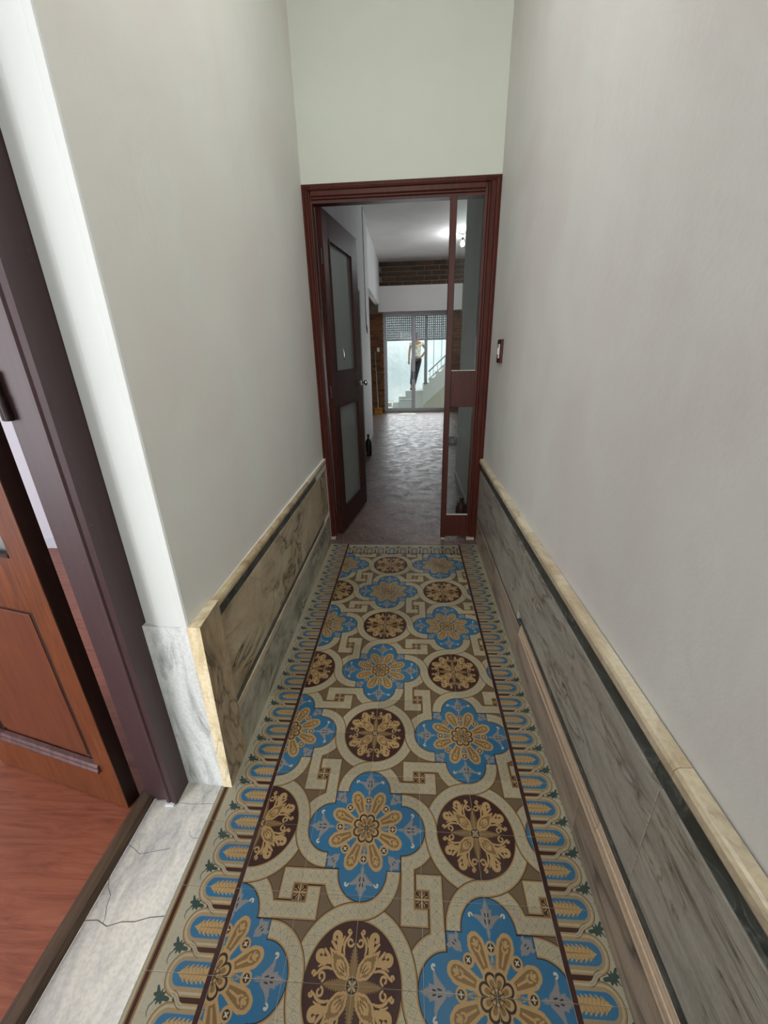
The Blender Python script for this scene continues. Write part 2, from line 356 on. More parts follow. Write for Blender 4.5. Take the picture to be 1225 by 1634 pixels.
# ------------------------------------------------------------------ materials
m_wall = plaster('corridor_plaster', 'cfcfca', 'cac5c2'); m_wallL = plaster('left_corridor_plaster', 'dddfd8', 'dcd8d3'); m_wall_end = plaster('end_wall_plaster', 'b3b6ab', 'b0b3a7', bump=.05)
m_rev = plaster('reveal_plaster', 'c6c8c5', 'c2c4c1', bump=.05); m_back = plaster('back_room_plaster', 'd6d6d6', 'cfcfce', bump=.05)
m_ceil = plaster('ceiling_paint', 'dcdad6', 'd4d1cf', bump=.03); m_white = plaster('white_side_room', 'e9e8ee', 'e4e4ec', bump=.02)
m_patio = plaster('patio_white_paint', 'e9edf0', 'd3dce0', bump=.9); m_patio_floor = plaster('patio_cement', 'd9d7d0', 'c9c8c0')
m_cap = marble('cream_cap_marble', [(.3, 'a8967a'), (.5, 'c6b99e'), (.7, 'd4cab4')], '6f5f4c', 5, (1, .5, 1), vs=5, veins=.5, rough=.25)
m_capL = marble('veined_tan_cap_marble', [(.3, '8e7758'), (.5, 'b5a27e'), (.7, 'c9bb9c')], '54442f', 6, (1, .6, 1), vs=7, veins=.7, rough=.3)
m_panR = marble('grey_panel_marble', [(.28, '5f594f'), (.40, '8f8a80'), (.6, 'a5a196'), (.75, 'a09b90')], '3c352c', 5.5, (1, .5, 2.6), (.65, 0, 0), vs=7, veins=.85, dist=.6)
m_panL = marble('beige_panel_marble', [(.28, '857659'), (.45, 'b3a286'), (.65, 'c6b89c')], '3d3526', 3, (1, .8, 1.2), (-.7, 0, 0), vs=3.5, veins=1.)
m_endL = marble('brown_end_marble', [(.28, '857253'), (.45, 'ac977a'), (.65, 'c2b092')], '2e2a22', 6, (1, 1.8, .7), vs=5, veins=.9)
m_baseL = marble('green_base_marble', [(.28, '4f564a'), (.42, '8d8d7c'), (.55, 'b0ac9a'), (.7, 'c0bcaa')], '2c302c', 3.6, (1, .8, 1.6), (-.8, 0, 0), vs=3, veins=1.)
m_baseR = marble('pink_base_marble', [(.28, '5d5047'), (.42, '8f7f70'), (.6, 'a69684'), (.75, '9b8a80')], '2c2623', 4, (1, .28, 2), (.25, 0, 0), vs=4, veins=.9)
m_mould = marble('striped_moulding_marble', [(.3, '6f5e50'), (.45, 'b39c84'), (.6, 'c6b19a'), (.75, '9a8069')], '5f4734', 5, (8, .12, 14), vs=5, veins=.6, dist=.4)
m_dark = marble('dark_green_marble', [(.3, '1d2222'), (.5, '343b3a'), (.7, '4a514f')], '8c9490', 9, (1, 1, 1.6), (.6, 0, 0), vs=9, veins=.5)
m_jamb = marble('white_jamb_marble', [(.30, '5f6362'), (.40, 'a4a8a6'), (.52, 'cbcecc'), (.7, 'd6d7d3')], '55585a', 4.5, (2.2, 1, .55), (0, .15, 0), vs=3, veins=.6)
m_edge = marble('cream_edge_marble', [(.3, 'b79f76'), (.5, 'dccdaa'), (.7, 'e6dcc4')], '94784f', 6, (1.6, 1, .6), (0, .3, 0), vs=5, veins=.7)
m_sill = marble('white_sill_marble', [(.25, '8f9192'), (.4, 'c2c0ba'), (.55, 'd9d5ca'), (.72, 'e2ddd0')], '6d6a66', 3.4, (1.6, .7, 1), (0, 0, .5), vs=3.2, veins=.5)
m_grout = plain('grout', 'a39c8c', .9)
m_dwood = wood('dark_mahogany', '240d09', '3c1811', .42, bump=.06); m_dwood.node_tree.nodes['Principled BSDF'].inputs['Specular IOR Level'].default_value = .14
m_fwood = wood('red_brown_mahogany', '33140e', '491e15', .42, wear='6e4432', bump=.08); m_fwood.node_tree.nodes['Principled BSDF'].inputs['Specular IOR Level'].default_value = .2
m_purple = wood('painted_aubergine_wood', '3d282b', '452f32', .42, bump=.04, wear='6e5553')
m_leaf = wood('reddish_varnished_wood', '54290f', '7e4522', .38, (16, 16, 1.3), bump=.12, coat=.12)
m_panel = wood('brown_door_panel', '5a2e1b', '713e24', .38, (9, 9, 1.0), bump=.06, coat=.1)
m_ledge = wood('dark_edge_and_groove_shade', '190a07', '34160d', .45, wear='4a4a38')
m_curb = wood('worn_brown_threshold_wood', '3c2d20', '5d4834', .5, (14, 1.2, 14), obj=False, wear='7b6d5c')
m_mldg = wood('worn_moulding_wood', '3a1a1a', '6a4c48', .35, wear='a49a9c')
m_chip = plain('white_filler', 'dfe3e8', .6)
m_alu = plain('grey_aluminium', 'a6a6aa', .4, .5); m_black = plain('black_plastic', '17171a', .35); m_chrome = plain('chrome', 'b9b4ac', .18, 1.0)
m_iron = plain('dark_iron', '2e211e', .45, .4); m_glass = glass('clear_glass'); m_glass2 = glass('thin_clear_glass', ior=1.12); m_frost = glass('hazy_glass', 'e8ece8', frost=.45)
m_shut = plain('grey_shutter', 'b4afb6', .55); m_pel = plaster('pelmet_paint', 'dad8d6', 'd4d2d0', bump=.02)
m_mortar = plain('mortar', 'aaa091', .95, var='7d7468', scale=9)
def brickmat(name, a, b, c2):
    m = MT(name); oi = m.n('ShaderNodeObjectInfo'); c = m.ramp(oi.outputs['Random'], [(0., a), (.5, b), (1., c2)])
    c = m.mix(m.ramp(m.noise(m.pos(), 18, 5, .7), [(.4, 0.), (.7, .6)]), c, '2c221c'); m.color(c); m.rough(.9); m.bump(m.noise(m.pos(), 30, 4), .5, .01); return m.m
m_brick = brickmat('dark_brick', '4e3a2c', '5f4431', '40332b'); m_brick2 = brickmat('orange_brown_brick', '7a4a28', '8c5830', '5e3a24')
def terrazzo():
    m = MT('red_terrazzo'); p = m.pos(); v = m.n('ShaderNodeTexVoronoi'); v.inputs['Scale'].default_value = 130; m.l(p, v.inputs['Vector'])
    c = m.mix(m.ramp(m.noise(p, 2.0, 5, .6), [(.35, 0.), (.7, 1.)]), '4e3b37', '6a544d')
    c = m.mix(m.ramp(v.outputs['Color'], [(.80, 0.), (.86, .75)]), c, 'a08f84'); c = m.mix(m.ramp(v.outputs['Distance'], [(.1, .25), (.3, 0.)]), c, '3a2a26')
    m.color(c); m.rough(m.ramp(m.noise(p, 6, 8, .8, .3), [(.36, .26), (.64, .58)])); m.bump(m.noise(p, 40, 5, .7), .025, .002); m.b.inputs['Specular IOR Level'].default_value = .5; return m.m
m_terr = terrazzo()
def laminate():
    m = MT('reddish_laminate'); p = m.pos((.9, 9, 1)); n = m.noise(p, 2.4, 6, .65, 2.2)
    c = m.ramp(n, [(.28, '703e2c'), (.5, '90523a'), (.72, '9e6248')]); m.color(c); m.rough(.36); m.bump(n, .05, .002); return m.m
m_lam = laminate()

# ------------------------------------------------------------------ floors
def LX(y): return -.588-.008*(y-.53)
def RX(y): return .772+.008*y
fl = struct(obj('floor', MB().box(-.75, .85, -5.5, 2.795, -.06, -.0016), m_grout))
tm = {}
def tile(x0, x1, y0, y1, mat, uvf, name='tile', key=None):
    g = .0006; z = random.uniform(-.0003, .0003)
    if key not in tm:
        me = bpy.data.meshes.new(name)
        W_, D_ = x1-x0, y1-y0; bv = .0008
        vs = [(g, g, -.012), (W_-g, g, -.012), (W_-g, D_-g, -.012), (g, D_-g, -.012), (g, g, -bv), (W_-g, g, -bv), (W_-g, D_-g, -bv), (g, D_-g, -bv),
              (g+bv, g+bv, 0), (W_-g-bv, g+bv, 0), (W_-g-bv, D_-g-bv, 0), (g+bv, D_-g-bv, 0)]
        fs = [(8, 9, 10, 11)]+[(i, (i+1) % 4, 4+(i+1) % 4, 4+i) for i in range(4)]+[(4+i, 4+(i+1) % 4, 8+(i+1) % 4, 8+i) for i in range(4)]
        me.from_pydata(vs, [], fs); ul = me.uv_layers.new(name='UVMap')
        for lp in me.loops: v = vs[lp.vertex_index]; ul.data[lp.index].uv = uvf(x0+v[0], y0+v[1])
        me.materials.append(mat); tm[key] = me
    return link(name, tm[key], fl, (x0, y0, z))
for iy in range(-5, 13):
    for ix in range(-2, 3):
        x0, y0 = ix*.2, iy*.2
        tile(x0, x0+.2, y0, y0+.2, m_tile, lambda x, y: ((x+.4)/.8, (y+.4)/.8), key=('m', ix, iy % 4))
    y0 = iy*.2
    tile(-.61, -.4, y0, y0+.2, m_border, lambda x, y: ((-.4-x)/.22, (y+.05)/.1), 'border_tile', ('l', 0))
    tile(.6, .79, y0, y0+.2, m_border, lambda x, y: ((x-.6)/.22, (y+.05)/.1), 'border_tile', ('r', 0))
for ix in range(-2, 3): tile(ix*.2, ix*.2+.2, 2.6, 2.79, m_border, lambda x, y: ((x+.05)/.1*0+(y-2.6+.004)/.22, (x+.05)/.1), 'border_tile', ('f', ix))
tile(-.61, -.4, 2.6, 2.79, m_border, lambda x, y: ((-.4-x)/.22, (y+.05)/.1), 'border_tile', ('fl', 0)); tile(.6, .79, 2.6, 2.79, m_border, lambda x, y: ((x-.6)/.22, (y+.05)/.1), 'border_tile', ('fr', 0))
struct(obj('floor.001', MB().box(-3.0, 2.6, 2.795, 12.05, -.06, -.001), m_terr))
struct(obj('floor.002', MB().box(-4.2, -.905, -2.6, 2.74, -.06, -.004), m_lam))
sill = struct(obj('trim_1', MB().box(-.86, -.612, -.62, .56, -.05, .002), m_sill, bevel=.002))
ck = plain('crack_dirt', '5c5650', .9)
def ribbon(pts, wd=.0012, z=.0024):
    mb = MB()
    for (a, b) in zip(pts[:-1], pts[1:]):
        a = Vector((*a, 0)); b = Vector((*b, 0)); n = Vector((-(b-a).y, (b-a).x, 0)).normalized()*wd
        mb.add([(a-n)+Vector((0, 0, z)), (a+n)+Vector((0, 0, z)), (b+n)+Vector((0, 0, z)), (b-n)+Vector((0, 0, z))], [(0, 1, 2, 3)])
    return mb
obj('crack', ribbon([(-.86, .095), (-.82, .098), (-.78, .085), (-.74, .098), (-.70, .100), (-.66, .112), (-.613, .118)]), ck, sill)
obj('crack', ribbon([(-.86, .205), (-.845, .18), (-.822, .16), (-.815, .13), (-.80, .105), (-.798, .09)], .0008), ck, sill)
obj('crack', ribbon([(-.86, .305), (-.83, .293), (-.80, .278), (-.77, .284), (-.73, .293), (-.70, .30)], .0008), ck, sill)
obj('crack', ribbon([(-.855, .462), (-.7, .452), (-.613, .458)], .0006), ck, sill)
obj('crack', ribbon([(-.66, .36), (-.65, .345), (-.63, .335), (-.613, .338)], .0006), ck, sill)
struct(obj('trim_2', MB().prism([(-.925, -.004), (-.918, .022), (-.905, .028), (-.872, .027), (-.862, .016), (-.86, .0)], -.62, .49, lambda a, b, t: (a, t, b)), m_curb, bevel=.002))

# ------------------------------------------------------------------ corridor shell
CH = 4.35
def zw(poly, z0, z1): return MB().prism(poly, z0, z1)
revp = [(-.583, .53), (-.612, .528), (-.697, .536), (-.757, .556), (-.757, .60), (-.62, .60)]
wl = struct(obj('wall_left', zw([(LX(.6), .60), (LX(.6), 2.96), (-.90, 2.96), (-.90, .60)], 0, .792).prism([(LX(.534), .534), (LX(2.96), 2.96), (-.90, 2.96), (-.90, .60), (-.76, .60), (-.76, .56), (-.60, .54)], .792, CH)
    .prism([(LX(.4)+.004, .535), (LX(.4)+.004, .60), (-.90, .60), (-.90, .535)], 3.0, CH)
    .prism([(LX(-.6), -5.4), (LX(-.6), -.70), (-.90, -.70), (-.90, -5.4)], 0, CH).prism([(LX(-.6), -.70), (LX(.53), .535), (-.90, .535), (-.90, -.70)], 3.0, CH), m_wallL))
rv = obj('door_reveal', zw([(-.64, .60), (LX(.534)-.001, .5335), (-.592, .529), (-.611, .528), (-.616, .534), (-.694, .536), (-.755, .556), (-.755, .60)], .79, 3.0), m_rev, wl)
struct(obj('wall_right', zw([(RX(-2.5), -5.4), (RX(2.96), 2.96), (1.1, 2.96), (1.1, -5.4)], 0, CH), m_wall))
struct(obj('wall_end', MB().box(-.90, 1.1, 2.90, 3.02, 2.768, CH), m_wall_end))
struct(obj('ceiling', MB().box(-.95, 1.1, -5.4, 3.02, CH, CH+.1), m_ceil))
struct(obj('wall_front', MB().box(-.9, -.52, -5.5, -5.4, 0, CH).box(.72, 1.1, -5.5, -5.4, 0, CH).box(-.52, .72, -5.5, -5.4, 3.9, CH), m_wall))
# wainscots
def slab(name, side, y0, y1, z0, z1, proud, mat, parent, bevel=.0015, prof=None):
    X0 = (LX if side < 0 else RX); g = .0006; y0 += g; y1 -= g
    prof = prof or [(0, z0), (proud, z0), (proud, z1), (0, z1)]
    mb = MB()
    ym = [y0, y1]; n = len(prof)
    vs = [(X0(y)-side*d-side*(-.004 if d == 0 else 0), y, z) for y in ym for d, z in prof]
    mb.add(vs, [tuple(range(n)), tuple(range(n, 2*n))[::-1]]+[(i, (i+1) % n, n+(i+1) % n, n+i) for i in range(n)])
    return obj(name, mb, mat, parent, bevel)
wr = struct(empty('trim_3', (0, 0, 0))); wlft = struct(empty('trim_4', (0, 0, 0)))
def run(name, side, cuts, z0, z1, proud, mat, parent, **k):
    for a, b in zip(cuts[:-1], cuts[1:]): slab(name, side, a, b, z0, z1, proud+random.uniform(-.0004, .0004), mat, parent, **k)
run('base_slab', 1, [-1.6, -.45, .42, 1.30], 0, .195, .027, m_baseR, wr)
run('base_slab', 1, [1.30, 2.0, 2.86], 0, .222, .024, m_baseR, wr)
for a, b in zip([-1.6, .30], [.30, 1.28]):
    slab('moulding', 1, a, b, .195, .262, .03, m_mould, wr, prof=[(0, .195), (.030, .195), (.032, .205), (.029, .215), (.031, .222), (.028, .232), (.024, .238), (.026, .246), (.022, .262), (0, .262)])
run('dark_strip', 1, [-1.6, .13, 1.3], .262, .308, .020, m_dark, wr); run('dark_strip', 1, [1.3, 2.86], .222, .250, .020, m_dark, wr)
run('panel', 1, [-1.6, .13, 1.35], .308, .676, .024, m_panR, wr); run('panel', 1, [1.35, 2.86], .250, .676, .024, m_panR, wr)
run('dark_band', 1, [-1.6, .16, 1.4, 2.86], .676, .745, .019, m_dark, wr)
capp = lambda z0, z1, p: [(0, z0), (p-.003, z0), (p, z0+.008), (p, z1-.012), (p-.005, z1-.003), (p-.012, z1), (0, z1)]
for a, b in zip([-1.6, -.9, .10, .84, 1.34, 1.80, 2.3], [-.9, .10, .84, 1.34, 1.80, 2.3, 2.86]): slab('cap_stone', 1, a, b, .745, .785, .03, m_cap, wr, bevel=.001, prof=capp(.745, .785, .034))
# left side
mb = MB(); x0 = -.602
mb.add([(x0, .526, 0), (-.567, .526, 0), (-.569, .69, 0), (x0, .69, 0), (-.592, .526, .795), (-.545, .526, .795), (-.556, .69, .795), (-.592, .69, .795)],
       [(0, 3, 2, 1), (4, 5, 6, 7), (1, 2, 6, 5), (2, 3, 7, 6), (3, 0, 4, 7), (0, 1, 5, 4)])
es = obj('end_slab', mb, m_endL, wlft)
es.data.materials.append(m_edge)
for pl in es.data.polygons:
    if pl.normal.y < -.7 or pl.normal.z > .7: pl.material_index = 1
obj('jamb_panel', MB().add([(-.757, .536, 0), (-.603, .528, 0), (-.603, .60, 0), (-.757, .60, 0), (-.757, .536, .79), (-.594, .528, .79), (-.594, .60, .79), (-.757, .60, .79)],
    [(0, 3, 2, 1), (4, 5, 6, 7), (0, 1, 5, 4), (1, 2, 6, 5), (2, 3, 7, 6), (3, 0, 4, 7)]), m_jamb, wlft, bevel=.001)
run('base_slab', -1, [.69, 1.02, 1.75, 2.86], 0, .235, .020, m_baseL, wlft)
run('moulding', -1, [.69, 1.75, 2.86], .235, .268, .021, m_cap, wlft)
run('dark_strip', -1, [.69, 1.5, 2.86], .268, .308, .016, m_dark, wlft)
run('panel', -1, [.69, 1.75, 2.86], .308, .705, .019, m_panL, wlft)
run('dark_band', -1, [.705, 1.2, 1.9, 2.86], .705, .758, .015, m_dark, wlft)
for a, b in zip([.69, 1.05, 1.34, 1.78, 2.2], [1.05, 1.34, 1.78, 2.2, 2.86]): slab('cap_stone', -1, a, b, .758, .79, .028, m_capL, wlft, bevel=.001, prof=capp(.758, .79, .028))

# ------------------------------------------------------------------ inner door (frame, sidelight, leaf)
d1 = struct(empty('door_1', (0, 2.9, 0)))
YF = 0.0
def fprof(w_, d_=.09):                                     # moulded frame section: (across from the wall, depth towards viewer)
    return [(0, d_), (0, -.012), (w_*.18, -.016), (w_*.30, -.010), (w_*.36, -.002), (w_*.62, -.004), (w_*.70, .006), (w_*.78, .006), (w_*.84, .016), (w_, .020), (w_, d_)]
obj('frame_post', MB().prism(fprof(.068), .025, 2.765, lambda a, b, t: (-.612+a, b, t)), m_fwood, d1)
obj('frame_post', MB().prism(fprof(.108), .025, 2.765, lambda a, b, t: (.797-a, b, t)), m_fwood, d1)
obj('frame_head', MB().prism(fprof(.105), -.544, .689, lambda a, b, t: (t, b, 2.768-a)).prism([(0, .088), (0, -.012), (.0122, -.016), (.03, -.006), (.03, .088)], -.612, .797, lambda a, b, t: (t, b, 2.768-a)), m_fwood, d1)
obj('mullion', MB().box(.449, .496, -.004, .05, .02, 2.664), m_fwood, d1, bevel=.004)
sl = empty('sidelight', (0, 0, 0), parent=d1)
obj('middle_panel', MB().box(.496, .689, .006, .03, 1.215, 1.50), m_fwood, sl, bevel=.003)
obj('bottom_rail', MB().box(.496, .689, .008, .045, .03, .245), m_fwood, sl, bevel=.003)
obj('glazing_bead', MB().box(.496, .689, .004, .03, .245, .252).box(.496, .689, .004, .03, 1.50, 1.506), plain('pale_bead', 'a8a49c', .5), sl)
obj('pane', MB().box(.492, .692, .018, .022, .252, 1.215), m_glass, sl); obj('pane', MB().box(.492, .692, .018, .022, 1.506, 2.668), m_glass, sl)
obj('stop_block', MB().box(.69, .76, -.012, .03, 0, .025).box(.449, .49, -.002, .04, 0, .02), plain('pale_stone_block', '9a9284', .8), d1)
obj('stop_block', MB().box(-.6, -.55, -.012, .03, 0, .025), plain('pale_stone_block', '9a9284', .8), d1)
# leaf, hinged left, opening into the passage
P0, P1 = Vector((-.538, 2.985)), Vector((-.392, 3.90)); dl = (P1-P0); L1 = dl.length; rz = math.atan2(dl.y, dl.x)
lf = empty('door_leaf', (P0.x, P0.y-2.9, 0), rz, d1)       # local x along leaf, y towards hinge side (negative y faces the corridor)
T0, T1 = -.045, 0.0
mb = MB(); st = .135; fr_ = L1-.18
for (a, b, c, d) in ((0, st, .02, 2.665), (fr_, L1, .02, 2.665), (st, fr_, .02, .235), (st, fr_, 1.215, 1.505), (st, fr_, 2.49, 2.665)):
    obj('rail' if b-a > .3 else 'stile', MB().box(a, b, T0, T1, c, d), m_dwood, lf, bevel=.002)
for z0, z1 in ((.235, 1.215), (1.505, 2.49)):
    obj('pane', MB().box(st-.003, fr_+.003, -.024, -.020, z0-.003, z1+.003), m_frost, lf)
    obj('glazing_bead', MB().box(st, fr_, T0-.004, T0+.012, z0, z0+.012).box(st, fr_, T0-.004, T0+.012, z1-.012, z1).box(st, st+.012, T0-.004, T0+.012, z0, z1).box(fr_-.012, fr_, T0-.004, T0+.012, z0, z1), m_dwood, lf)
kn = MB().lathe([(.026, 0), (.026, .004), (.009, .008), (.008, .035), (.016, .042), (.027, .052), (.029, .062), (.024, .072), (.010, .078), (.001, .079)], 20)
obj('knob', kn, m_chrome, lf, smooth=True, loc=(L1-.06, T0, 1.37), rot=(PI/2, 0, 0)); obj('knob', kn, m_chrome, lf, smooth=True, loc=(L1-.06, T1, 1.37), rot=(-PI/2, 0, 0))
for z in (.35, 1.35, 2.35): obj('hinge', MB().lathe([(.007, -.05), (.007, .05)], 10), m_iron, lf, loc=(-.006, -.03, z))
obj('hook', MB().tube([(.33, T0-.004, 1.70), (.335, T0-.012, 1.66), (.33, T0-.012, 1.62), (.34, T0-.004, 1.60)], .004), m_chrome, lf)

# ------------------------------------------------------------------ left room door (frame and open leaf)
d2 = struct(empty('door_2', (-.82, .5, 0)))
ox, oy = -.82, .5
pf = [(-.757, .60), (-.757, .450), (-.772, .446), (-.779, .452), (-.784, .446), (-.794, .446), (-.799, .456), (-.806, .460), (-.806, .464), (-.846, .462), (-.848, .466), (-.886, .464), (-.886, .50), (-.903, .50), (-.903, .60)]
obj('frame_post', MB().prism([(a-ox, b-oy) for a, b in pf], .003, 2.95), m_purple, d2)
obj('frame_post', MB().prism([(a-ox, -b-.13-oy) for a, b in pf], .003, 2.95), m_purple, d2)
obj('frame_head', MB().box(-.903-ox, -.757-ox, -.73-oy, .60-oy, 2.95, 3.0), m_purple, d2)
obj('white_filler', MB().box(-.80-ox, -.765-ox, .437-oy, .452-oy, .0025, .012), m_chip, d2, bevel=.003)
fdx, fdy = -.972, .228
lz = math.atan2(fdy, fdx)
lf2 = empty('door_leaf', (-.94-ox, .424-oy, 0), lz, d2)    # local x away from the hinge, local -y ... far side
# local y positive is to the left of direction (-x): i.e. towards -y world => viewer side
TH = .052
def lb(a, b, y0, y1, c, d, n, m, **k): return obj(n, MB().box(a, b, y0, y1, c, d), m, lf2, **k)
LW = 0.72
PB, PT, SX, SX2 = .215, .905, .092, LW-.095
lb(0, SX, -TH, 0, .004, 2.9, 'stile', m_leaf, bevel=.0015); lb(SX2, LW, -TH, 0, .004, 2.9, 'stile', m_leaf, bevel=.0015)
lb(SX, SX2, -TH, 0, .004, PB, 'rail', m_leaf, bevel=.0015); lb(SX, SX2, -TH, 0, PT, 1.10, 'rail', m_leaf, bevel=.0015); lb(SX, SX2, -TH, 0, 2.75, 2.9, 'rail', m_leaf, bevel=.0015)
lb(SX-.002, SX2+.002, -.034, -.014, PB-.002, PT+.002, 'lower_panel', m_panel)
lb(SX-.002, SX2+.002, -.028, -.024, 1.10, 2.75, 'pane', m_frost)
lb(SX+.036, SX2-.036, -.016, -.008, PB+.03, PT-.02, 'raised_field', m_panel, bevel=.003)
obj('bottom_moulding', MB().prism([(0, PB-.03), (.012, PB-.028), (.014, PB-.018), (.008, PB-.010), (.010, PB), (.004, PB+.008), (-.01, PB+.012), (-.01, PB-.03)], SX-.02, SX2+.02, lambda a, b, t: (t, a, b)), m_mldg, lf2, bevel=.001)
obj('moulding_and_groove_shade', MB().box(SX, SX+.034, -.014, -.0105, PB, PT).box(SX2-.034, SX2, -.014, -.0105, PB, PT).box(SX, SX2, -.014, -.002, PT-.007, PT).box(SX, SX2, -.014, .003, 1.10, 1.112), m_ledge, lf2)  # dark side strips stand in for the shadow in the panel groove
obj('edge', MB().box(-.0015, -.0004, -TH+.001, -.002, .006, 2.9), m_ledge, lf2)
obj('hinge', MB().tube([(-.880-ox, .452-oy, 1.50), (-.880-ox, .452-oy, 1.56), (-.882-ox, .452-oy, 1.562), (-.882-ox, .452-oy, 1.615)], .0095, 10).box(-.902-ox, -.872-ox, .455-oy, .461-oy, 1.50, 1.55).lathe([(.006, 0), (.012, .006), (.006, .014)], 10, (-.882-ox, .452-oy, 1.61)), m_iron, d2, smooth=True)
if 0: obj('hinge', MB().tube([(-.872-ox, .452-oy, .29), (-.872-ox, .452-oy, .40)], .010, 10).box(-.902-ox, -.872-ox, .455-oy, .461-oy, .31, .36), m_iron, d2, smooth=True)

# left room shell
struct(obj('wall_back', MB().box(-4.2, -.9, 2.68, 2.8, 0, 3.6), m_white)); 
struct(obj('baseboard_back', MB().box(-4.1, -.9, 2.664, 2.68, 0, .09).box(-4.1, -.9, 2.668, 2.68, .09, .10), plain('white_baseboard', 'e4e6ee', .5)))
struct(obj('ceiling.001', MB().box(-4.2, -.9, -2.6, 2.8, 3.5, 3.6), m_white))
struct(obj('wall_outer', MB().box(-4.1, -4.0, -2.6, 2.8, 0, 3.6), m_white))
wo = struct(obj('wall_side', MB().box(-4.2, -3.85, -2.7, -2.6, 0, 3.6).box(-1.95, -.9, -2.7, -2.6, 0, 3.6).box(-3.85, -1.95, -2.7, -2.6, 0, .4).box(-3.85, -1.95, -2.7, -2.6, 2.8, 3.6), m_white))
obj('window_frame', MB().box(-3.85, -3.79, -2.67, -2.62, .4, 2.8).box(-2.01, -1.95, -2.67, -2.62, .4, 2.8).box(-2.93, -2.87, -2.67, -2.62, .4, 2.8).box(-3.79, -2.01, -2.67, -2.62, .4, .46).box(-3.79, -2.01, -2.67, -2.62, 2.74, 2.8), m_rev, wo)

# ------------------------------------------------------------------ passage and back room
ZC = 3.98
struct(obj('wall_passage_left', MB().box(-.92, -.65, 3.02, 6.0, 0, ZC).box(-.92, -.65, 6.0, 6.72, 2.62, ZC).box(-.92, -.65, 6.72, 8.28, 0, ZC).box(-.80, -.68, 8.28, 11.9, 2.92, ZC), m_back))
struct(obj('wall_passage_right', MB().box(.81, 1.1, 3.02, 5.0, 0, ZC).box(1.1, 2.5, 4.9, 5.0, 0, ZC).box(2.4, 2.5, 5.0, 11.95, 0, ZC), m_back))
struct(obj('baseboard_right', MB().box(.795, .81, 3.02, 5.0, 0, .07), m_rev)); struct(obj('baseboard_left', MB().box(-.65, -.637, 3.02, 6.0, 0, .07), m_rev))
struct(obj('ceiling.002', MB().box(-3.0, 2.6, 3.02, 12.1, ZC, ZC+.1), m_ceil))
struct(obj('wall_passage_end', MB().box(-.92, -.60, 2.93, 3.02, 0, ZC).box(.79, 1.1, 2.93, 3.02, 0, ZC), m_back))
struct(obj('wall_alcove', MB().box(-3.0, -2.9, 8.1, 12.0, 0, ZC).box(-2.9, -.92, 8.1, 8.2, 0, ZC), plaster('pinkish_plaster', 'd8c6ba', 'd0bdb2')))
d3 = struct(obj('door_3', MB().box(-.80, -.765, 6.02, 6.70, .01, 2.60).box(-.79, -.655, 6.0, 6.03, 0, 2.62).box(-.79, -.655, 6.69, 6.72, 0, 2.62).box(-.79, -.655, 6.03, 6.69, 2.59, 2.62), plain('cream_door_paint', 'b9ab95', .5)))
for z0, z1 in ((.2, 1.2), (1.4, 2.45)): obj('door_panel', MB().box(-.765, -.757, 6.12, 6.6, z0, z1), plain('cream_door_panel', 'b2a48d', .5), d3, bevel=.003)
# brick back wall: mortar bed with the bricks set in it
wb = struct(obj('wall_brick', MB().box(-3.0, -.61, 11.97, 12.15, 0, ZC).box(1.36, 2.5, 11.97, 12.15, 0, ZC).box(-.61, 1.36, 11.97, 12.15, 2.76, ZC), m_mortar))
obj('plaster_field', MB().box(-2.9, -.83, 11.93, 11.972, 3.17, ZC), plaster('pink_beige_plaster', 'd6b9a6', 'cfae9a'), wb)
bmesh_cache = {}
def brick(x0, z0, w_, h, mat, key):
    if key not in bmesh_cache:
        o = obj('brick', MB().box(0, w_, 0, .05, 0, h), mat, wb, bevel=.004, seg=1); bmesh_cache[key] = o.data; 
    else: o = link('brick', bmesh_cache[key], wb)
    o.location = (x0, 11.935+random.uniform(-.004, .004), z0); return o
ph = .118
for k in range(5):
    z = 3.38+k*ph; x = -.80+(.0, .19)[k % 2]
    while x < 2.1: brick(x, z+.008, .375, ph-.018, m_brick, 'big'); x += .392
for k in range(36):
    z = .006+k*.0755; off = (.0, .11)[k % 2]
    for x in (-1.51+off, -1.28+off, -1.05+off, -.82+off):
        if x+.22 <= -.59: brick(x, z, .218, .062, m_brick2, 'small')
    if off: brick(-.715, z, .105, .062, m_brick2, 'half')
for k in range(36):
    z = .006+k*.0755
    if not k % 2: brick(1.38, z, .218, .062, m_brick2, 'small'); brick(1.61, z, .218, .062, m_brick2, 'small')
    else: brick(1.38, z, .105, .062, m_brick2, 'half'); brick(1.50, z, .218, .062, m_brick2, 'small')
tag(obj('switch_plate', MB().box(0, .07, 0, .012, 0, .11).box(.02, .05, -.004, 0, .03, .08), plain('white_switch_plastic', 'e4e0d6', .4), bevel=.002, loc=(-.79, 11.918, 1.72)), 'small white switch plate on the brick wall left of the patio door', 'switch')
# pelmet
obj_p = tag(obj('pelmet', MB().box(-.716, 1.568, 11.70, 11.93, 2.735, 3.362), m_pel, bevel=.004), 'long white boxed shutter pelmet above the patio door', 'shutter box')
# roller shutter
rs = tag(empty('roller_shutter', (-.585, 12.10, 2.03)), 'grey perforated roller shutter partly lowered behind the patio door', 'shutter')
SWd, SH = 1.93, .062; nh = 34; pitch = SWd/nh; mb = MB(); hw = .020; z0h, z1h = .020, .043
mb.box(0, SWd, 0, .012, 0, z0h).box(0, SWd, 0, .012, z1h, SH-.002)
for i in range(nh+1):
    a = max(0, i*pitch-(pitch-hw)/2); b = min(SWd, i*pitch+(pitch-hw)/2); mb.box(a, b, 0, .012, z0h, z1h)
s0 = obj('slat', mb, m_shut, rs)
for k in range(1, 11):
    o = link('slat', s0.data, rs, (0, 0, k*SH))
obj('bottom_bar', MB().box(0, SWd, -.004, .018, -.03, -.001), m_shut, rs, bevel=.002)
